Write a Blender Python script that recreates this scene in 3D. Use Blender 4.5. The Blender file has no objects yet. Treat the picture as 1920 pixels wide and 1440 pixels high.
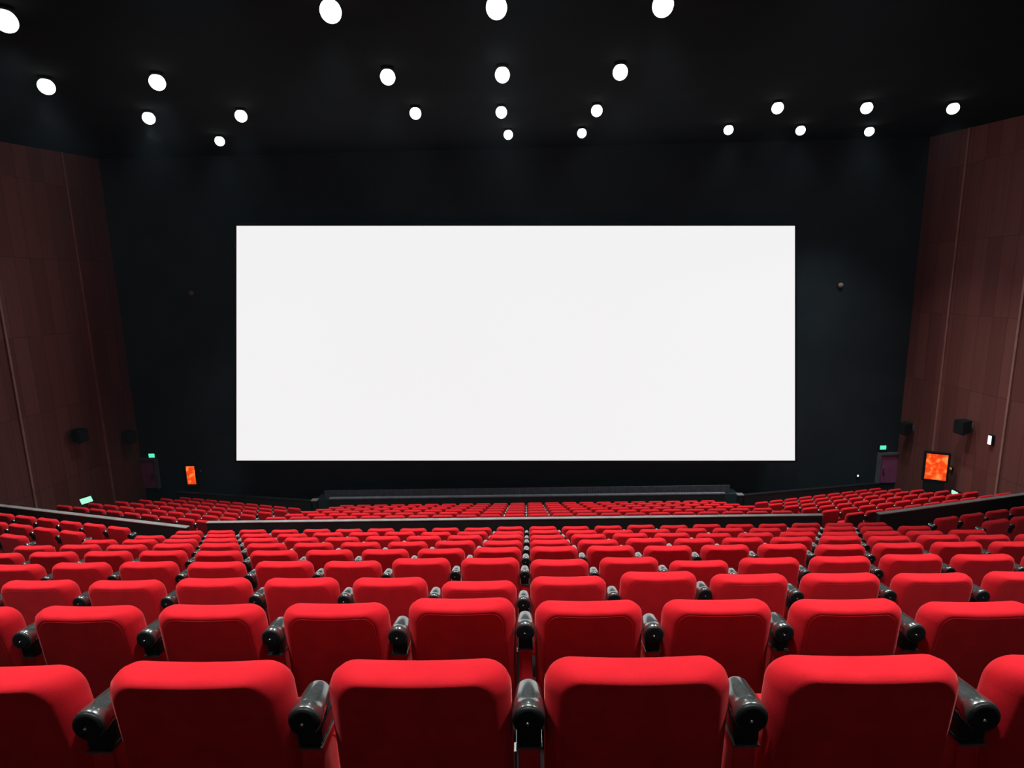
import bpy, bmesh, math, random
from mathutils import Vector, Matrix
random.seed(7)
C = bpy.context.scene.collection
R = math.radians

# ------------------------------------------------------------------ camera, world, exposure
CZ = 8.3                              # camera height over the lowest floor
F = 1050.0                            # focal length in pixels of a 1920 wide frame
PITCH = math.atan(186 / F); YAW = R(1.22); ROLL = R(-1.2)
cam_d = bpy.data.cameras.new('camera'); cam = bpy.data.objects.new('camera', cam_d); C.objects.link(cam)
cam_d.sensor_width = 36.0; cam_d.lens = F * 36 / 1920; cam_d.clip_end = 200
CM = Matrix.Rotation(YAW, 4, 'Z') @ Matrix.Rotation(math.pi / 2 - PITCH, 4, 'X') @ Matrix.Rotation(ROLL, 4, 'Z')
CM = Matrix.Translation((0, 0, CZ)) @ CM
cam.matrix_world = CM
bpy.context.scene.camera = cam
sc = bpy.context.scene
w = bpy.data.worlds.new('world'); sc.world = w; w.use_nodes = True
w.node_tree.nodes['Background'].inputs[0].default_value = (0.35, 0.55, 0.7, 1)
w.node_tree.nodes['Background'].inputs[1].default_value = 0.012
vs_ = w.node_tree.nodes.new('ShaderNodeVolumeScatter'); vs_.inputs['Density'].default_value = .00055      # thin haze added to veil the dark front wall and halo the lamps
vs_.inputs['Anisotropy'].default_value = .3; vs_.inputs['Color'].default_value = (.6, .85, 1, 1)
w.node_tree.links.new(vs_.outputs[0], w.node_tree.nodes['World Output'].inputs['Volume'])
sc.view_settings.view_transform = 'Standard'; sc.view_settings.look = 'None'
sc.view_settings.exposure = 0.0; sc.view_settings.gamma = 1.0; sc.view_settings.use_curve_mapping = False
LAMP_W = 500.0                        # power of one ceiling lamp

CI = CM.inverted()
def project(p):
    q = CI @ Vector(p)
    if q.z > -0.05: return None
    return (960 + F * q.x / -q.z, 720 - F * q.y / -q.z, -q.z)
def ray(px, py):
    d = CM.to_3x3() @ Vector(((px - 960) / F, (720 - py) / F, -1.0))
    return Vector((0, 0, CZ)), d
def hit_x(px, py, X):                 # where a sight line meets the side wall x = X
    o, d = ray(px, py); t = X / d.x; return o + d * t
def hit_y(px, py, Y):                 # where it meets the plane y = Y
    o, d = ray(px, py); t = Y / d.y; return o + d * t

# ------------------------------------------------------------------ materials
def mat(name, col, rough=0.6, metal=0.0, spec=0.5, coat=0.0, sheen=0.0, emit=None, estr=0.0):
    m = bpy.data.materials.new(name); m.use_nodes = True
    b = m.node_tree.nodes['Principled BSDF']
    b.inputs['Base Color'].default_value = (*col, 1); b.inputs['Roughness'].default_value = rough
    b.inputs['Metallic'].default_value = metal; b.inputs['Specular IOR Level'].default_value = spec
    b.inputs['Coat Weight'].default_value = coat; b.inputs['Sheen Weight'].default_value = sheen
    if emit: b.inputs['Emission Color'].default_value = (*emit, 1); b.inputs['Emission Strength'].default_value = estr
    return m
def nodes(m): return m.node_tree.nodes, m.node_tree.links, m.node_tree.nodes['Principled BSDF']
def noise_vary(m, c1, c2, scale, detail=4, bump=0.0, bscale=None):
    n, l, b = nodes(m)
    tc = n.new('ShaderNodeTexCoord'); nz = n.new('ShaderNodeTexNoise'); nz.inputs['Scale'].default_value = scale
    nz.inputs['Detail'].default_value = detail
    cr = n.new('ShaderNodeValToRGB'); cr.color_ramp.elements[0].color = (*c1, 1); cr.color_ramp.elements[1].color = (*c2, 1)
    cr.color_ramp.elements[0].position = .35; cr.color_ramp.elements[1].position = .65
    l.new(tc.outputs['Object'], nz.inputs['Vector']); l.new(nz.outputs['Fac'], cr.inputs['Fac']); l.new(cr.outputs['Color'], b.inputs['Base Color'])
    if bump:
        n2 = n.new('ShaderNodeTexNoise'); n2.inputs['Scale'].default_value = bscale or scale * 8
        bp = n.new('ShaderNodeBump'); bp.inputs['Strength'].default_value = bump; bp.inputs['Distance'].default_value = 0.002
        l.new(tc.outputs['Object'], n2.inputs['Vector']); l.new(n2.outputs['Fac'], bp.inputs['Height']); l.new(bp.outputs['Normal'], b.inputs['Normal'])
    return m

M = {}
M['fabric'] = noise_vary(mat('red_velvet', (.8, .01, .02), .85, spec=.15, sheen=.26), (.72, .013, .024), (.82, .017, .030), 9, 3, .25, 420)
_b = M['fabric'].node_tree.nodes['Principled BSDF']; _b.inputs['Sheen Roughness'].default_value = .35; _b.inputs['Sheen Tint'].default_value = (1, .35, .35, 1)
M['arm'] = noise_vary(mat('dark_metallic_lacquer', (.2, .22, .22), .24, metal=.85, spec=.8, coat=.6), (.19, .21, .21), (.28, .31, .31), 14, 3, .1, 60)
M['cap'] = noise_vary(mat('matte_black_plastic', (.006, .007, .008), .45, spec=.4), (.005, .006, .007), (.009, .010, .011), 20)
M['steel'] = noise_vary(mat('polished_steel', (.6, .62, .62), .3, metal=1.0), (.55, .57, .57), (.66, .68, .68), 30)
M['carpet'] = noise_vary(mat('dark_carpet', (.012, .010, .012), .95, spec=.1), (.008, .007, .009), (.018, .014, .016), 5, 6, .3, 200)
M['ceiling'] = noise_vary(mat('black_ceiling', (.008, .004, .006), .95, spec=.05), (.003, .002, .003), (.006, .0035, .005), .8)
M['front'] = noise_vary(mat('navy_black_cloth', (.02, .035, .048), .95, spec=.05), (.021, .033, .043), (.031, .047, .058), .45, 2)
M['part'] = noise_vary(mat('partition_paint', (.012, .017, .018), .6, spec=.3), (.010, .014, .015), (.017, .023, .023), 2)
M['rail'] = noise_vary(mat('grey_rail', (.25, .24, .24), .38, spec=.5), (.23, .22, .22), (.31, .30, .30), 4)
M['speaker'] = noise_vary(mat('speaker_black', (.008, .010, .012), .6, spec=.3), (.006, .008, .010), (.011, .014, .016), 12)
M['grille'] = noise_vary(mat('speaker_grille', (.012, .013, .015), .8, spec=.2), (.008, .009, .011), (.018, .019, .021), 60)
M['screen'] = mat('projection_screen', (.03, .03, .03), .9, spec=.05, emit=(.90, .89, .895), estr=1.0)
M['lens'] = mat('lamp_lens', (.9, .95, .9), .3, emit=(.93, 1.0, .95), estr=2.5)
M['door'] = noise_vary(mat('purple_door', (.4, .1, .28), .6), (.36, .09, .25), (.46, .12, .34), 3)
M['doorframe'] = noise_vary(mat('door_frame_grey', (.10, .11, .14), .5), (.14, .16, .20), (.20, .22, .26), 6)
M['green'] = mat('exit_sign_light', (.1, .6, .45), .4, emit=(.10, .80, .50), estr=1.1)
M['palegreen'] = mat('pale_green_sign_light', (.5, .8, .7), .4, emit=(.35, .85, .62), estr=1.1)
M['white'] = mat('small_lamp_light', (.9, .9, .9), .4, emit=(1, .88, .85), estr=1.0)
M['amber'] = mat('amber_light', (.5, .3, .1), .4, emit=(1, .45, .12), estr=.35)
M['plaster'] = noise_vary(mat('warm_plaster', (.4, .34, .32), .9), (.36, .30, .28), (.44, .38, .36), 2)
m = noise_vary(mat('slotted_grey_strip', (.06, .08, .1), .6), (.05, .07, .085), (.08, .105, .125), 6); n, l, b = nodes(m)
tc = n.new('ShaderNodeTexCoord'); wv = n.new('ShaderNodeTexWave'); wv.inputs['Scale'].default_value = 3.2; bp = n.new('ShaderNodeBump'); bp.inputs['Strength'].default_value = .7; bp.inputs['Distance'].default_value = .02
l.new(tc.outputs['Object'], wv.inputs['Vector']); l.new(wv.outputs['Fac'], bp.inputs['Height']); l.new(bp.outputs['Normal'], b.inputs['Normal']); M['slots'] = m
M['dim'] = noise_vary(mat('grey_fixture', (.3, .3, .3), .5), (.26, .26, .26), (.34, .34, .34), 9)

m = mat('orange_lightbox', (.8, .15, .02), .4); n, l, b = nodes(m)
tc = n.new('ShaderNodeTexCoord'); nz = n.new('ShaderNodeTexNoise'); nz.inputs['Scale'].default_value = 6; nz.inputs['Detail'].default_value = 2
cr = n.new('ShaderNodeValToRGB'); e = cr.color_ramp.elements
e[0].position = .36; e[0].color = (.85, .045, .005, 1); e[1].position = .66; e[1].color = (1, .30, .06, 1); q = e.new(.5); q.color = (1, .075, .005, 1)
l.new(tc.outputs['Object'], nz.inputs['Vector']); l.new(nz.outputs['Fac'], cr.inputs['Fac']); l.new(cr.outputs['Color'], b.inputs['Emission Color'])
b.inputs['Emission Strength'].default_value = 1.0; b.inputs['Base Color'].default_value = (.1, .02, .01, 1); M['orange'] = m

m = mat('wood_wall_panels', (.1, .03, .025), .65, spec=.25); n, l, b = nodes(m)
tc = n.new('ShaderNodeTexCoord'); sp = n.new('ShaderNodeSeparateXYZ'); cb = n.new('ShaderNodeCombineXYZ'); br = n.new('ShaderNodeTexBrick')
l.new(tc.outputs['Object'], sp.inputs[0]); l.new(sp.outputs['Z'], cb.inputs['X']); l.new(sp.outputs['Y'], cb.inputs['Y'])
br.inputs['Scale'].default_value = 1; br.inputs['Brick Width'].default_value = 2.35; br.inputs['Row Height'].default_value = .52
br.inputs['Mortar Size'].default_value = .010; br.inputs['Mortar Smooth'].default_value = .3; br.offset = .0
br.inputs['Color1'].default_value = (.215, .070, .060, 1); br.inputs['Color2'].default_value = (.285, .102, .086, 1); br.inputs['Mortar'].default_value = (.14, .05, .044, 1)
wv = n.new('ShaderNodeTexNoise'); wv.inputs['Scale'].default_value = 1.2; wv.inputs['Detail'].default_value = 5
mp = n.new('ShaderNodeMapping'); mp.inputs['Scale'].default_value = (1, 6, .35)
l.new(tc.outputs['Object'], mp.inputs['Vector']); l.new(mp.outputs['Vector'], wv.inputs['Vector'])
mx = n.new('ShaderNodeMix'); mx.data_type = 'RGBA'; mx.blend_type = 'MULTIPLY'; mx.inputs['Factor'].default_value = .5
cr = n.new('ShaderNodeValToRGB'); cr.color_ramp.elements[0].color = (.55, .5, .5, 1); cr.color_ramp.elements[1].color = (1.2, 1.2, 1.2, 1)
l.new(wv.outputs['Fac'], cr.inputs['Fac']); l.new(cb.outputs[0], br.inputs['Vector'])
l.new(br.outputs['Color'], mx.inputs[6]); l.new(cr.outputs['Color'], mx.inputs[7]); l.new(mx.outputs[2], b.inputs['Base Color']); M['wood'] = m
M['batten'] = noise_vary(mat('pale_wood_batten', (.30, .13, .11), .5), (.40, .20, .17), (.50, .26, .22), 3)

# ------------------------------------------------------------------ helpers
def obj(name, bm, m, parent=None, smooth=False, loc=None):
    me = bpy.data.meshes.new(name); bmesh.ops.recalc_face_normals(bm, faces=bm.faces[:]); bm.to_mesh(me); bm.free()
    for mm in (m if isinstance(m, (list, tuple)) else [m]): me.materials.append(M[mm] if isinstance(mm, str) else mm)
    if smooth:
        for p in me.polygons: p.use_smooth = True
    o = bpy.data.objects.new(name, me); C.objects.link(o)
    if parent: o.parent = parent
    if loc is not None: o.location = loc
    return o
def tag(o, label, cat, group=None, kind=None):
    if label: o['label'] = label
    if cat: o['category'] = cat
    if group: o['group'] = group
    if kind: o['kind'] = kind
    return o
def thing(name, label, cat, loc=(0, 0, 0), rotz=0, group=None):
    o = bpy.data.objects.new(name, None); C.objects.link(o); o.empty_display_size = .1
    o.location = loc; o.rotation_euler = (0, 0, rotz)
    return tag(o, label, cat, group)
def struct(name, bm, m, parent=None, smooth=False):
    o = obj(name, bm, m, parent, smooth)
    if not parent: o['kind'] = 'structure'
    return o
def box(bm, c, s, rot=None, bev=0, mi=0):
    r = bmesh.ops.create_cube(bm, size=1); vs = r['verts']
    bmesh.ops.scale(bm, vec=s, verts=vs)
    fs = set(f for v in vs for f in v.link_faces)
    if bev:
        es = list(set(e for v in vs for e in v.link_edges))
        g = bmesh.ops.bevel(bm, geom=es, offset=bev, segments=2, affect='EDGES', profile=.6)
        vs = list(set(g['verts']) | set(v for v in vs if v.is_valid)); fs = set(f for v in vs for f in v.link_faces)
    if rot: bmesh.ops.transform(bm, matrix=rot, verts=vs)
    bmesh.ops.translate(bm, vec=c, verts=vs)
    for f in fs: f.material_index = mi
    return bm
def B(c, s, rot=None, bev=0): return box(bmesh.new(), c, s, rot, bev)
def loft(bm, rings, cap0=True, cap1=True, mi=0):
    vv = [[bm.verts.new(p) for p in r] for r in rings]; k = len(vv[0])
    for a, c in zip(vv, vv[1:]):
        for i in range(k): bm.faces.new((a[i], a[(i + 1) % k], c[(i + 1) % k], c[i])).material_index = mi
    if cap0: bm.faces.new(vv[0]).material_index = mi
    if cap1: bm.faces.new(vv[-1][::-1]).material_index = mi
    return vv
def lathe(bm, prof, seg=24, axis='Z', c=(0, 0, 0), mi=0, cap0=True, cap1=True):
    rings = []
    for r, h in prof:
        ring = []
        for i in range(seg):
            a = 2 * math.pi * i / seg; x, y = r * math.cos(a), r * math.sin(a)
            p = (x, y, h) if axis == 'Z' else ((x, h, y) if axis == 'Y' else (h, x, y))
            ring.append((p[0] + c[0], p[1] + c[1], p[2] + c[2]))
        rings.append(ring)
    loft(bm, rings, cap0, cap1, mi); return bm
def round_rect(w, z0, z1, r, n=5, sag=0.0):
    """outline in x,z: bottom corners small, top corners radius r"""
    pts = []; rb = min(r, .03)
    for cx, cz, rr, a0 in ((w / 2 - rb, z0 + rb, rb, -90), (w / 2 - r, z1 - r, r, 0)):
        for i in range(n + 1):
            a = R(a0 + 90 * i / n); pts.append((cx + rr * math.cos(a), cz + rr * math.sin(a)))
    for i in range(1, 6):
        t = i / 6; x = (w / 2 - r) * (1 - 2 * t); pts.append((x, z1 - sag * math.sin(math.pi * t)))
    for cx, cz, rr, a0 in ((-w / 2 + r, z1 - r, r, 90), (-w / 2 + rb, z0 + rb, rb, 180)):
        for i in range(n + 1):
            a = R(a0 + 90 * i / n); pts.append((cx + rr * math.cos(a), cz + rr * math.sin(a)))
    return pts

# ------------------------------------------------------------------ auditorium layout
PITCH_X = .56; X0 = .012; HS = .80            # seat spacing, central armrest line, height of a backrest
REAR = [(1.30 + .97 * k, (1.30 + .97 * k) * math.tan(PITCH + math.atan((y - 720) / F)))
        for k, y in enumerate((1237, 1129, 1080.5, 1047, 1026, 1012.5, 1003, 995, 987.5))]
FRONT = [(12.3 + k, 5.25 + .35 * k) for k in range(6)]
BEND = 6.5; TB = .25                          # the side blocks swing towards the screen from here
XL, XR, YF, YB = -14.95, 14.12, 20.7, -3.0
def yoff(x): return TB * max(0, abs(x) - BEND)

# floor: stepped terraces in one mesh
prof = [(YB - .3, CZ - .52 - HS)]
lev = CZ - .52 - HS
for Y, D in REAR:
    prof += [(Y - .42, lev), (Y - .42, CZ - D - HS)]; lev = CZ - D - HS
prof += [(10.30, lev), (10.30, lev - .22), (11.0, lev - .22), (11.0, CZ - 5.0 - HS)]; lev = CZ - 5.0 - HS
for Y, D in FRONT:
    prof += [(Y - .42, lev), (Y - .42, CZ - D - HS)]; lev = CZ - D - HS
FLOOR_FRONT = lev
prof += [(24.0, lev)]
SIDE_DROP = .20                               # the far side blocks stand a little lower than the far centre block
bm = bmesh.new(); st = []
for x, low in ((XL - .05, 1), (-7.0, 1), (-7.0, 0), (-BEND, 0), (BEND, 0), (7.0, 0), (7.0, 1), (XR + .05, 1)):
    st.append([bm.verts.new((x, y + yoff(x), z - (SIDE_DROP if low and y >= 10.9 else 0))) for y, z in prof])
for a, c in zip(st, st[1:]):
    for i in range(len(prof) - 1):
        if (a[i].co - c[i].co).length < 1e-6 and (a[i + 1].co - c[i + 1].co).length < 1e-6: continue
        bm.faces.new((a[i], a[i + 1], c[i + 1], c[i]))
bmesh.ops.remove_doubles(bm, verts=bm.verts[:], dist=1e-5)
struct('floor', bm, 'carpet')

# ceiling rises gently towards the screen
def ceil_z(y): return CZ + 3.60 + (y - 8.14) * .088
bm = bmesh.new(); y0, y1 = YB - .3, YF + .4
vs = [bm.verts.new(p) for p in ((XL - .3, y0, ceil_z(y0)), (XR + .3, y0, ceil_z(y0)), (XR + .3, y1, ceil_z(y1)), (XL - .3, y1, ceil_z(y1)))]
vt = [bm.verts.new(v.co + Vector((0, 0, .3))) for v in vs]
bm.faces.new(vs); bm.faces.new(vt)
for i in range(4): bm.faces.new((vs[i], vs[(i + 1) % 4], vt[(i + 1) % 4], vt[i]))
struct('ceiling', bm, 'ceiling')
TOPZ = ceil_z(YF) + .15
struct('wall_left', B((XL - .15, (YB + YF) / 2, TOPZ / 2 - .2), (.3, YF - YB + .6, TOPZ + .4)), 'wood')
struct('wall_right', B((XR + .15, (YB + YF) / 2, TOPZ / 2 - .2), (.3, YF - YB + .6, TOPZ + .4)), 'wood')
struct('wall_front', B(((XL + XR) / 2, YF + .15, TOPZ / 2 - .2), (XR - XL, .3, TOPZ + .4)), 'front')
struct('wall_rear', B(((XL + XR) / 2, YB - .15, TOPZ / 2 - .2), (XR - XL, .3, TOPZ + .4)), 'plaster')

# pale battens on the side walls
tn = 0
for X, s, pxs in ((XL, 1, (25, 180)), (XR, -1, (1765, 1897))):
    ys = [hit_x(px, 720, X).y for px in pxs]
    ys = sorted(ys); ys = [ys[0] - 2 * (ys[1] - ys[0]), ys[0] - (ys[1] - ys[0])] + ys
    for y in ys:
        tn += 1; o = struct('trim_%d' % tn, B((X + s * .02, y, TOPZ / 2 - .1), (.05, .07, TOPZ - .1)), 'batten')

# ------------------------------------------------------------------ seats
REC = .15                                     # recline of the backrest
def shaped(W, y, ins, r, k, n=6):             # one outline; k narrows the upper corners (pillow-like top)
    out = []
    for x, z in round_rect(W - 2 * ins, .22 + ins, HS - ins * .9, r, n, .006):
        t = min(1, max(0, (z - (HS - .20)) / .17)); out.append((x * (1 - 2 * k * t / W), y + (HS - z) * REC, z))
    return out
RINGS = ((0, .030, .050, .030), (.0, .022, .052, .030), (.006, .012, .056, .028), (.020, .004, .062, .018), (.040, 0, .066, .006), (.068, 0, .066, .002),
         (.088, .006, .062, .004), (.100, .020, .05, .006), (.105, .045, .04, .008), (.105, .055, .035, .008))
def backrest_bm():
    bm = bmesh.new(); loft(bm, [shaped(.476, 0, .040, .046, .030)] + [shaped(.476, *a) for a in RINGS]); return bm
def panel_bm():
    bm = bmesh.new(); loft(bm, [shaped(.476, *a) for a in ((.001, .0360, .048, .030), (-.0002, .0362, .048, .030), (-.0006, .0367, .048, .030), (-.0006, .0374, .048, .030), (-.0006, .046, .044, .030))]); return bm
def cushion_bm():                             # tipped-up seat cushion
    bm = bmesh.new(); rings = []
    for y, ins in ((.20, .045), (.20, .03), (.21, .008), (.245, 0), (.30, 0), (.325, .010), (.335, .035)):
        rings.append([(x, y + (.50 - z) * .10, z) for x, z in round_rect(.45 - 2 * ins, .20 + ins, .50 - ins, .05, 4)])
    loft(bm, rings); return bm
AZ = HS - .130                                # armrest axis
def arm_bm(dx=0):                             # drum at the rear end, then the arm drops forward
    bm = bmesh.new(); K = 1.0
    lathe(bm, [(.040, .018), (.0425, .022), (.0425, .044), (.041, .047), (.0405, .06), (.034, .125), (.030, .133), (.021, .138), (.01, .139)], 28, 'Y', (dx, 0, 0))
    for v in bm.verts: v.co.z = v.co.z * K + AZ
    rings = []
    for y, z, rx, rz in ((.07, AZ - .04, .024, .02), (.11, AZ - .12, .029, .022), (.16, AZ - .17, .031, .022), (.24, AZ - .18, .032, .022), (.34, AZ - .18, .031, .020), (.37, AZ - .18, .022, .012)):
        rings.append([(dx + rx * math.cos(2 * math.pi * i / 16), y, z + rz * math.sin(2 * math.pi * i / 16)) for i in range(16)])
    loft(bm, rings)
    return bm
def endcap_bm(dx=0):
    bm = lathe(bmesh.new(), [(.010, .014), (.030, .012), (.038, .014), (.040, .020)], 28, 'Y', (dx, 0, 0))
    for v in bm.verts: v.co.z = v.co.z + AZ
    return bm
def screw_bm(dx=0): return lathe(bmesh.new(), [(.002, .0085), (.0045, .0095), (.005, .015)], 12, 'Y', (dx - .003, 0, AZ - .004))
def bracket_bm(dx=0):
    bm = bmesh.new(); box(bm, (dx, .105, AZ - .065), (.064, .13, .055), bev=.008); return bm
def collar_bm(dx=0): return B((dx, .105, AZ - .096), (.068, .14, .006))
def side_bm(dx=0): return B((dx, .20, (AZ - .20) / 2), (.054, .30, AZ - .20), bev=.012)

def post_bm(dx=0): return B((dx, .10, (AZ - .10) / 2), (.058, .11, AZ - .10), bev=.010)
def seat_proto(full=True, left_arm=False):
    t = thing('cinema_chair', 'x', 'chair')
    b = obj('backrest', backrest_bm(), 'fabric', t, True)
    obj('rear_panel', panel_bm(), 'fabric', t, True)
    obj('seat_cushion', cushion_bm(), 'fabric', t, True)
    for dx in ((.28, -.28) if left_arm else (.28,)):
        a = obj('armrest', arm_bm(dx), 'arm', t, True)
        obj('end_cap', endcap_bm(dx), 'cap', a, True)
        if full: obj('screw', screw_bm(dx), 'steel', a, True)
        br = obj('arm_bracket', bracket_bm(dx), 'cap', t)
        obj('steel_collar', collar_bm(dx), 'steel', br)
        sp_ = obj('side_panel', side_bm(dx), 'fabric', t)
        obj('upright', post_bm(dx), 'fabric', sp_)
    return t
def simple_seat_bm():                         # the same seat as one small mesh for the far rows
    bm = bmesh.new(); W = .478; rings = []
    for y, ins, r in ((0, .040, .038), (0, .030, .042), (.014, .012, .05), (.035, 0, .06), (.07, 0, .06), (.10, .02, .05)):
        rings.append([(x, y + (HS - z) * REC, z) for x, z in round_rect(W - 2 * ins, .22 + ins, HS - ins, r, 3)])
    loft(bm, rings)
    rings = [[(x, y, z) for x, z in round_rect(.45, .22, .50, .05, 2)] for y in (.22, .33)]
    loft(bm, rings)
    lathe(bm, [(.041, .02), (.041, .06), (.034, .13)], 10, 'Y', (.28, 0, AZ), 1)
    box(bm, (.28, .09, AZ - .06), (.06, .12, .05), mi=1); box(bm, (.28, .18, (AZ - .16) / 2), (.055, .28, AZ - .16), mi=0)
    return bm
def dup(root, loc, rotz):
    r = root.copy(); C.objects.link(r); r.location = loc; r.rotation_euler = (0, 0, rotz)
    for ch in root.children:
        c = ch.copy(); C.objects.link(c); c.parent = r
        for g in ch.children:
            d = g.copy(); C.objects.link(d); d.parent = c
    return r
ORD = ['first', 'second', 'third', 'fourth', 'fifth', 'sixth', 'seventh', 'eighth', 'ninth', 'tenth', 'eleventh', 'twelfth', 'thirteenth', 'fourteenth']
NUDGE = {-3: -.020, -2: -.020, -1: -.008, 0: -.010, 1: 0, 2: .0}   # seats of the nearest row stand slightly unevenly
LIFT = {0: {-3: -.010, -2: 0, -1: 0, 0: .004, 1: .004, 2: 0}, 1: {-4: 0, -3: .002, -2: .002, -1: .021, 0: .004, 1: .004, 2: 0, 3: -.018},
        2: {-5: 0, -4: .009, -3: .004, -2: 0, -1: -.029, 0: -.004, 1: .022, 2: 0, 3: 0, 4: -.006, 5: 0}, 3: {-2: .011, -1: .008, 0: -.011, 1: .0, 2: -.034, 3: -.015, 4: -.010}}
seats = []     # (distance, location, rotz, label, group, zone)
def visible(p, margin=0):
    for dx in (-.3, .3):
        for dz in (0.0, HS):
            q = project((p[0] + dx, p[1], p[2] + dz))
            if q and -margin < q[0] < 1920 + margin and -margin < q[1] < 1440 + margin: return True
    return False
def add_seat(x, y, z, rz, label, group, zone, k):
    if not visible((x, y, z)): return
    seats.append(((Vector((x, y, z + HS)) - Vector((0, 0, CZ))).length, (x, y, z), rz, label, group, zone, k))
for k, (Y, D) in enumerate(REAR):
    nl = nr = 11
    for c in range(-nl, nr):
        x = X0 + (c + .5) * PITCH_X + (-.006, -.024, -.036, -.03, -.022, -.014, -.01, -.008, -.006)[k] + (NUDGE.get(c, 0) if k == 0 else 0)
        side = 'left' if c < 0 else 'right'; i = (-c - 1) if c < 0 else c
        lift = LIFT.get(k, {}).get(c, random.uniform(-.008, .008))
        if i >= 10 and k >= 5: z = 'end'
        add_seat(x, Y - .075, CZ - D - HS + lift, 0, '%s red seat, %s row from camera, %s seat %s of central armrest line' % ('large' if k == 0 else 'padded', ORD[k], ORD[i], side),
                 'red seats in the %s row from the camera' % ORD[k], 'rear', k)
    for s, side in ((-1, 'left'), (1, 'right')):
        rz = -s * 0 + s * math.atan(TB)
        for i in range(12):
            u = (i + .5) * PITCH_X * math.cos(math.atan(TB)); x = s * (7.0 + u)
            add_seat(x, Y - .075 + yoff(x), CZ - D - HS + random.uniform(-.006, .006), rz,
                     'red seat, angled near %s block, %s row from camera, %s seat from aisle' % (side, ORD[k], ORD[i]),
                     'red seats in the angled block at the near %s' % side, 'rear', k)
for k, (Y, D) in enumerate(FRONT):
    for c in range(-11, 11):
        x = X0 + (c + .5) * PITCH_X; side = 'left' if c < 0 else 'right'; i = (-c - 1) if c < 0 else c
        add_seat(x, Y - .075, CZ - D - HS, 0, 'small distant red seat, %s row beyond centre rail, %s seat %s of centre' % (ORD[k], ORD[i], side),
                 'red seats of the far centre block beyond the rail', 'front', k)
    for s, side in ((-1, 'left'), (1, 'right')):
        rz = s * math.atan(TB)
        for i in range(9):
            u = (i + .5) * PITCH_X * math.cos(math.atan(TB)); x = s * (7.5 + u)
            if abs(x) > 12.6: continue
            add_seat(x, Y - .075 + yoff(x), CZ - D - HS - SIDE_DROP, rz, 'small distant red seat, far %s block beyond rail, %s row, %s from aisle' % (side, ORD[k], ORD[i]),
                     'red seats of the far %s block beyond the rail' % side, 'front', k)
seats.sort(key=lambda s: s[0])
print('SEATS in view', len(seats), {z: sum(1 for s in seats if s[5] == z) for z in ('rear', 'front')})
protos = {}
def place(kind, maker, s):
    if kind not in protos:
        o = maker(); protos[kind] = o; o.location = s[1]; o.rotation_euler = (0, 0, s[2])
    else: o = dup(protos[kind], s[1], s[2])
    for key in ('label', 'group', 'category'):
        if key in o: del o[key]
    return tag(o, s[3], 'chair', s[4])
NI = 300
center_trim = []
for s in seats[:NI]:
    if s[5] == 'rear':
        full = s[6] < 5
        first = 'eleventh seat left' in s[3] or 'first seat from aisle' in s[3] and 'right' in s[3]
        kind = ('full' if full else 'mid') + ('_l' if first else '')
        o = place(kind, lambda: seat_proto(full, first), s)
    else:
        o = place('simple', lambda: obj('cinema_chair', simple_seat_bm(), ['fabric', 'arm'], None, True), s)
    if s[5] == 'rear' and s[6] < 3 and 'first seat left' in s[3]: center_trim.append(o)
for o in center_trim:                         # bright strip on the seats left of the central armrest line
    obj('metal_strip', B((.244, .055, .33), (.007, .03, .46)), 'steel', o)
far = seats[NI:]
if far:
    src = bpy.data.meshes['cinema_chair'] if 'cinema_chair' in bpy.data.meshes else None
    bm = bmesh.new()
    for s in far:
        t = simple_seat_bm(); me = bpy.data.meshes.new('t'); t.to_mesh(me); t.free()
        me.transform(Matrix.Translation(s[1]) @ Matrix.Rotation(s[2], 4, 'Z')); bm.from_mesh(me); bpy.data.meshes.remove(me)
    o = obj('distant_chairs', bm, ['fabric', 'arm'], None, True)
    tag(o, 'farthest rows of tiny red seats in front of the dark stage', 'chairs', None, 'stuff')

# ------------------------------------------------------------------ partitions with grey cap rails
def partition(name, label, a, b, ztop, h, th=.07, cap=.022, capm='rail'):
    a = Vector((a[0], a[1], 0)); b = Vector((b[0], b[1], 0)); d = b - a; L = d.length; rz = math.atan2(d.y, d.x); c = (a + b) / 2
    t = thing(name, label, 'partition', (c.x, c.y, ztop - h), rz, None)
    obj('panel', B((0, 0, (h - cap) / 2), (L, th, h - cap), bev=.004), 'part', t)
    obj('cap_rail', B((0, 0, h - cap / 2), (L + .02, th + .02, cap), bev=.01), capm, t)
    return t
YR = 10.0
RZ = CZ - .4300 * YR - .05
ro = hit_y(388, 970, YR); rr = hit_y(1541, 965, YR)
partition('partition_wall', 'long black low wall with grey cap rail behind the near centre seats', (ro.x, YR), (rr.x, YR), RZ, .95)
def wing(x0, x1):                              # level wing walls swinging towards the screen
    return (x0, YR + .0 + .255 * (abs(x0) - 6.3) - .25), (x1, YR + .255 * (abs(x1) - 6.3) - .25)
a, b_ = wing(-6.35, XL + .05); partition('partition_wall', 'black wing wall with thin grey rim rising to the left frame edge', b_, a, RZ + .01, .95, .08, .022)
a, b_ = wing(6.45, XR - .05); partition('partition_wall', 'black wing wall with thin grey rim rising to the right frame edge', a, b_, RZ + .10, 1.05, .08, .022)
LW = CZ - .3895 * 18.6
partition('low_wall', 'dark low wall with dull grey top in front of the stage under the screen', (-6.9, 18.6), (6.9, 18.6), LW, LW - FLOOR_FRONT, .12, .05, 'doorframe')
partition('low_wall', 'dark low wall slanting from the stage to the left purple door', (-12.9, 19.45), (-7.5, 18.45), LW - .02, LW - .02 - FLOOR_FRONT, .12, .05, 'speaker')
partition('low_wall', 'dark low wall slanting from the stage to the right purple door', (7.5, 18.45), (12.6, 19.4), LW - .02, LW - .02 - FLOOR_FRONT, .12, .05, 'speaker')
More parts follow.
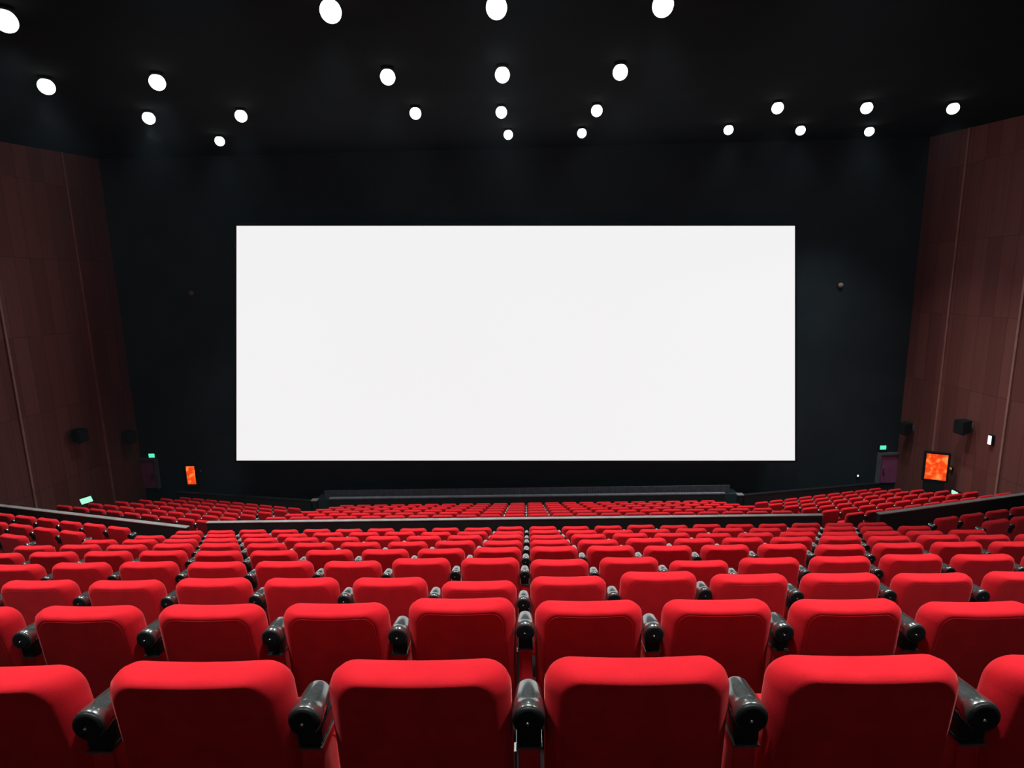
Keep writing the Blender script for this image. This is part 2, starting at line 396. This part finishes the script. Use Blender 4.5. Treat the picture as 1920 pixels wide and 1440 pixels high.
for s, nm in ((-1, 'left'), (1, 'right')):
    t = thing('end_post', 'short grey-capped post where the %s slanting low wall begins' % nm, 'post', (s * 7.35, 18.4, FLOOR_FRONT))
    h = LW + .02 - FLOOR_FRONT
    obj('post_body', B((0, 0, (h - .04) / 2), (.14, .16, h - .04), bev=.006), 'part', t); obj('post_cap', B((0, 0, h - .02), (.22, .2, .04), bev=.008), 'rail', t)
# stage with a slatted front
t = thing('stage', 'low dark stage platform running along the wall beneath the screen', 'stage', (0, 19.75, FLOOR_FRONT))
sh = CZ - 7.42 - FLOOR_FRONT
obj('platform', B((0, 0, sh / 2), (15.0, 1.7, sh), bev=.01), 'front', t)
obj('skirting_strip', B((0, -.80, sh + .14), (14.4, .04, .34), bev=.004), 'slots', t)

# ------------------------------------------------------------------ screen, tilted back a little to face the seats
ZS = 19.55
x0, x1, y0, y1 = 443.5, 1490.5, 423.5, 863.5
t = bpy.data.objects.new('cinema_screen', None); C.objects.link(t)
sw = (x1 - x0) / F * ZS; shh = (y1 - y0) / F * ZS
cc = CM @ Vector((((x0 + x1) / 2 - 960) / F * ZS, (720 - (y0 + y1) / 2) / F * ZS, -ZS))
t.matrix_world = Matrix.Translation(cc) @ CM.to_3x3().to_4x4()
tag(t, 'huge blank glowing white cinema screen on the dark front wall', 'screen')
obj('screen_surface', B((0, 0, -.02), (sw, shh, .04)), 'screen', t)
fr = bmesh.new()
for c, s in (((0, shh / 2 + .04, -.05), (sw + .16, .08, .12)), ((0, -shh / 2 - .04, -.05), (sw + .16, .08, .12)),
             ((sw / 2 + .04, 0, -.05), (.08, shh, .12)), ((-sw / 2 - .04, 0, -.05), (.08, shh, .12))): box(fr, c, s)
obj('frame', fr, 'ceiling', t)
obj('glow_shield', B((0, 0, -.06), (sw + .04, shh + .04, .03)), 'speaker', t)  # unseen board added to keep the screen's glow off the wall behind
tb = bmesh.new()
for i in range(7):
    x = -sw / 2 + sw * i / 6; box(tb, (x * .98, 0, -.12), (.08, shh, .10))
obj('rear_truss', tb, 'speaker', t)
for x in (-sw * .4, -sw * .13, sw * .13, sw * .4):
    d = .62 + 1.0; obj('wall_bracket', B((x, -shh / 2 + .4, -.17 - d / 2), (.1, .1, d)), 'speaker', t)

# ------------------------------------------------------------------ doors, signs, speakers on the walls
def door(name, cx, cz, w, h, side):
    t = bpy.data.objects.new(name, None); C.objects.link(t); t.location = (cx, YF, cz - h / 2); t['kind'] = 'structure'
    obj('door_leaf', B((0, -.03, h / 2), (w, .06, h), bev=.01), 'door', t)
    bm = bmesh.new(); box(bm, (side * (w / 2 + .05), -.05, h / 2), (.10, .12, h)); box(bm, (-side * (w / 2 + .03), -.05, h / 2), (.06, .10, h)); box(bm, (0, -.05, h + .04), (w + .2, .12, .08))
    obj('door_frame', bm, 'doorframe', t)
    obj('door_handle', B((side * (w / 2 - .12), -.09, h * .45), (.05, .06, .2), bev=.01), 'steel', t)
a = hit_y(261, 862, YF); b_ = hit_y(298, 914, YF); door('door_1', (a.x + b_.x) / 2, (a.z + b_.z) / 2, abs(a.x - b_.x), abs(a.z - b_.z), 1)
a = hit_y(1650, 852, YF); b_ = hit_y(1683, 904, YF); door('door_2', (a.x + b_.x) / 2, (a.z + b_.z) / 2, abs(a.x - b_.x), abs(a.z - b_.z), -1)
def on_front(px, py): return hit_y(px, py, YF)
def wall_fix(name, label, cat, p, n, size, face_m, body_m='speaker', tilt=0, group=None):
    """small box fixture; n = 'F' on the front wall, 'L'/'R' on a side wall"""
    rz = {'F': 0, 'L': math.pi / 2, 'R': -math.pi / 2}[n]
    t = thing(name, label, cat, p, rz, group)
    wd, hh, dp = size; rot = Matrix.Rotation(tilt, 4, 'Y')
    obj('housing', B((0, -dp / 2, 0), (wd, dp, hh), rot, .008), body_m, t)
    obj('lit_face' if face_m in ('green', 'palegreen', 'white', 'orange', 'amber') else 'face', B((0, -dp - .008, 0), (wd - .05, .02, hh - .05), rot), face_m, t)
    return t
wall_fix('exit_sign', 'small glowing green exit light above the left purple door', 'sign', on_front(287, 853), 'F', (.27, .20, .08), 'green')
wall_fix('exit_sign', 'small glowing green exit light above the right purple door', 'sign', on_front(1653, 838), 'F', (.27, .20, .08), 'green')
p = hit_x(163, 937, -13.0); fl = CZ - FRONT[3][1] - HS - SIDE_DROP - .2
t = thing('exit_sign', 'pale green glowing sign on a short post beside far left red seats', 'sign', (p.x, p.y, fl), R(18))
obj('post', B((0, 0, (p.z - fl - .12) / 2), (.05, .05, p.z - fl - .12), bev=.005), 'speaker', t)
obj('housing', B((0, 0, p.z - fl), (.34, .08, .22), Matrix.Rotation(R(-14), 4, 'Y'), .01), 'speaker', t)
obj('lit_face', B((0, -.045, p.z - fl), (.30, .02, .17), Matrix.Rotation(R(-14), 4, 'Y'), .004), 'palegreen', t)
wall_fix('exit_sign', 'small pale green light low on right wood wall below orange poster', 'sign', hit_x(1795, 925, XR), 'R', (.30, .20, .08), 'palegreen')
def poster(label, p, n, wd, hh):
    rz = {'F': 0, 'L': math.pi / 2, 'R': -math.pi / 2}[n]
    t = thing('poster_lightbox', label, 'poster', p, rz)
    bm = bmesh.new(); f_ = .07
    box(bm, (0, -.04, hh / 2 + f_ / 2), (wd + 2 * f_, .10, f_)); box(bm, (0, -.04, -hh / 2 - f_ / 2), (wd + 2 * f_, .10, f_))
    for s in (-1, 1): box(bm, (s * (wd / 2 + f_ / 2), -.04, 0), (f_, .10, hh))
    obj('frame', bm, 'speaker', t); obj('backlit_poster', B((0, -.025, 0), (wd, .05, hh)), 'orange', t)
poster('narrow dim orange lit poster on the dark front wall left of the screen', on_front(360, 890), 'F', .36, .74)
p = hit_x(1755, 875, XR - .55); hh = .88; wd = .58; fl = CZ - FRONT[5][1] - HS - SIDE_DROP
t = thing('poster_lightbox', 'bright orange backlit poster in a black frame standing by right wood wall', 'poster', (p.x, p.y, fl), R(-28))
zc_ = p.z - fl
obj('pedestal', B((0, .05, (zc_ - hh / 2 - .06) / 2), (.56, .22, zc_ - hh / 2 - .06), bev=.01), 'part', t)
bm = bmesh.new()
for c, q in (((0, 0, zc_ + hh / 2 + .03), (wd + .12, .14, .06)), ((0, 0, zc_ - hh / 2 - .03), (wd + .12, .14, .06)), ((wd / 2 + .03, 0, zc_), (.06, .14, hh)), ((-wd / 2 - .03, 0, zc_), (.06, .14, hh)), ((0, .05, zc_), (wd, .04, hh))): box(bm, c, q)
obj('frame', bm, 'speaker', t)
obj('backlit_poster', B((0, 0, zc_), (wd, .06, hh)), 'orange', t)

def speaker(label, px, py, X, n):
    p = hit_x(px, py, X); s = 1 if n == 'L' else -1
    t = thing('wall_speaker', label, 'speaker', p, (math.pi / 2 if n == 'L' else -math.pi / 2), 'black loudspeakers on the side walls')
    bm = bmesh.new()                           # tapered cabinet, tipped down
    rings = []
    for y, wd, z0, z1 in ((-.12, .30, -.15, .23), (-.40, .44, -.24, .20)):
        rings.append([(-wd / 2, y, z0), (wd / 2, y, z0), (wd / 2, y, z1), (-wd / 2, y, z1)])
    loft(bm, rings); bmesh.ops.bevel(bm, geom=bm.edges[:], offset=.012, segments=2, affect='EDGES')
    obj('cabinet', bm, 'speaker', t)
    obj('grille', B((0, -.412, -.02), (.38, .02, .38), bev=.004), 'grille', t)
    bm = bmesh.new(); box(bm, (0, -.01, 0), (.16, .02, .2)); box(bm, (0, -.08, 0), (.05, .14, .05)); obj('bracket', bm, 'doorframe', t)
speaker('black wall speaker on the left wood wall between the two battens', 134, 817, XL, 'L')
speaker('black wall speaker on the left wood wall near the front corner', 228, 820, XL, 'L')
speaker('black wall speaker on the right wood wall above the orange poster', 1822, 800, XR, 'R')
speaker('black wall speaker on the right wood wall near the front corner', 1712, 803, XR, 'R')
wall_fix('wall_lamp', 'small upright white lit lamp on the right wood wall', 'lamp', hit_x(1861, 825, XR), 'R', (.16, .32, .08), 'white')
wall_fix('indicator_light', 'tiny amber light beside the orange poster on right wall', 'light', hit_x(1785, 878, XR), 'R', (.16, .12, .05), 'amber')
wall_fix('indicator_light', 'tiny white light on dark front wall left of right door', 'light', on_front(1607, 891), 'F', (.10, .12, .05), 'white')
wall_fix('indicator_light', 'tiny grey fixture right of the narrow orange poster', 'light', on_front(378, 882), 'F', (.10, .10, .05), 'dim')
def dome_fix(label, px, py):
    t = thing('wall_fixture', label, 'fixture', on_front(px, py), 0)
    obj('base_plate', lathe(bmesh.new(), [(.12, 0), (.12, -.03)], 20, 'Y'), 'speaker', t)
    obj('dome', lathe(bmesh.new(), [(.10, -.03), (.09, -.07), (.06, -.10), (.02, -.115)], 20, 'Y'), 'plaster', t, True)
dome_fix('small round grey fixture on the dark wall left of the screen', 360, 549)
dome_fix('small round grey fixture on the dark wall right of the screen', 1575, 535)

# ------------------------------------------------------------------ ceiling lamps
def lamp_proto():
    t = thing('ceiling_spotlight', 'x', 'lamp')
    obj('housing', lathe(bmesh.new(), [(.11, .03), (.11, -.03), (.095, -.045), (.075, -.05)], 24), 'ceiling', t, True)
    obj('lens', lathe(bmesh.new(), [(.132 * math.sin(R(a)), -.155 + .132 * math.cos(R(a))) for a in (35, 50, 65, 80, 90, 100, 115, 130, 145, 160, 172)], 24), 'lens', t, True)
    ld = bpy.data.lights.new('lamp_light', 'SPOT'); ld.energy = LAMP_W; ld.color = (.96, 1.0, .96); ld.spot_size = R(88); ld.spot_blend = 1.0; ld.shadow_soft_size = .16
    lo = bpy.data.objects.new('lamp_light', ld); C.objects.link(lo); lo.parent = t; lo.location = (0, 0, -.35)
    return t
LP = None; LD = {}
def lamp_at(p, label, group):
    global LP
    if LP is None: LP = lamp_proto(); o = LP; o.location = p
    else: o = dup(LP, p, 0)
    o['label'] = label; o['group'] = group
    lo = [c for c in o.children if c.type == 'LIGHT'][0]
    kind = 'rear' if p[1] < 0 else 'side' if abs(p[0]) > 5.2 and p[1] > 6 else ('far' if p[1] > 12.5 else 'near')
    if kind not in LD:
        LD[kind] = lo.data.copy(); LD[kind].energy = LAMP_W * {'rear': .65, 'side': 1.5, 'far': .55, 'near': 1.0}[kind]
    lo.data = LD[kind]
    return o
def on_ceiling(px, py):
    o, d = ray(px, py); k = .088; c0 = ceil_z(0) - .17
    t = (c0 - o.z) / (d.z - k * d.y); p = o + d * t
    return (p.x, p.y, ceil_z(p.y) - .01)
GC = 'bright downlights of the central ceiling grid'; GS = 'bright downlights over the left side'; GR = 'bright downlights over the right side'
for px, py, lb, g in ((620, 22, 'largest bright downlight, left column of central grid, at the top edge', GC),
    (727, 145, 'bright downlight, left column of central grid, below the largest one', GC),
    (779, 213, 'bright downlight, left column of central grid, lowest and nearest the screen', GC),
    (931, 15, 'bright downlight, middle column of central grid, at the top edge', GC),
    (942, 141, 'bright downlight, middle column of central grid, second from the top', GC),
    (940, 211, 'small bright downlight, middle column of central grid, third from top', GC),
    (953, 253, 'small bright downlight, middle column of central grid, lowest above the screen', GC),
    (1243, 11, 'bright downlight, right column of central grid, at the top edge', GC),
    (1163, 136, 'bright downlight, right column of central grid, second from the top', GC),
    (1119, 208, 'small bright downlight, right column of central grid, third from top', GC),
    (1091, 250, 'bright downlight, right column of central grid, lowest above the screen', GC),
    (10, 40, 'bright downlight at the upper left, cut by the frame edge', GS),
    (87, 163, 'bright downlight at the left, below the one cut by the frame', GS),
    (295, 155, 'bright downlight at the left, upper of the two stacked near each other', GS),
    (279, 222, 'bright downlight at the left, lower of the two stacked near each other', GS),
    (412, 265, 'small bright downlight at the left, lowest and nearest the screen', GS),
    (452, 218, 'smallest downlight at the left, farthest from the left wall', GS),
    (1366, 244, 'bright downlight at the right, nearest the central grid', GR),
    (1458, 203, 'bright downlight at the right, above and left of its small neighbour', GR),
    (1501, 245, 'small bright downlight at the right, between two pairs of lamps', GR),
    (1625, 203, 'large bright downlight at the right, upper of a close pair', GR),
    (1630, 247, 'small bright downlight at the right, lower of a close pair', GR),
    (1787, 204, 'bright downlight farthest to the right near the frame edge', GR)):
    lamp_at(on_ceiling(px, py), lb, g)
QN = ['far left', 'left', 'inner left', 'middle', 'inner right', 'right', 'far right']
for y, where in ((1.5, 'above the nearest seat rows'), (4.6, 'above the fourth seat row'), (-2.4, 'added close to the rear wall as fill')):
    for x, q_ in zip((-7.5, -5, -2.5, 0, 2.5, 5, 7.5), QN):      # grid goes on overhead; rear-wall row is added to bounce fill onto near backs
        if y < 0 and x not in (-5, 0, 5): continue
        lamp_at((x, y, ceil_z(y) - .01), 'bright %s ceiling downlight %s' % (q_, where), 'downlights overhead of the camera')
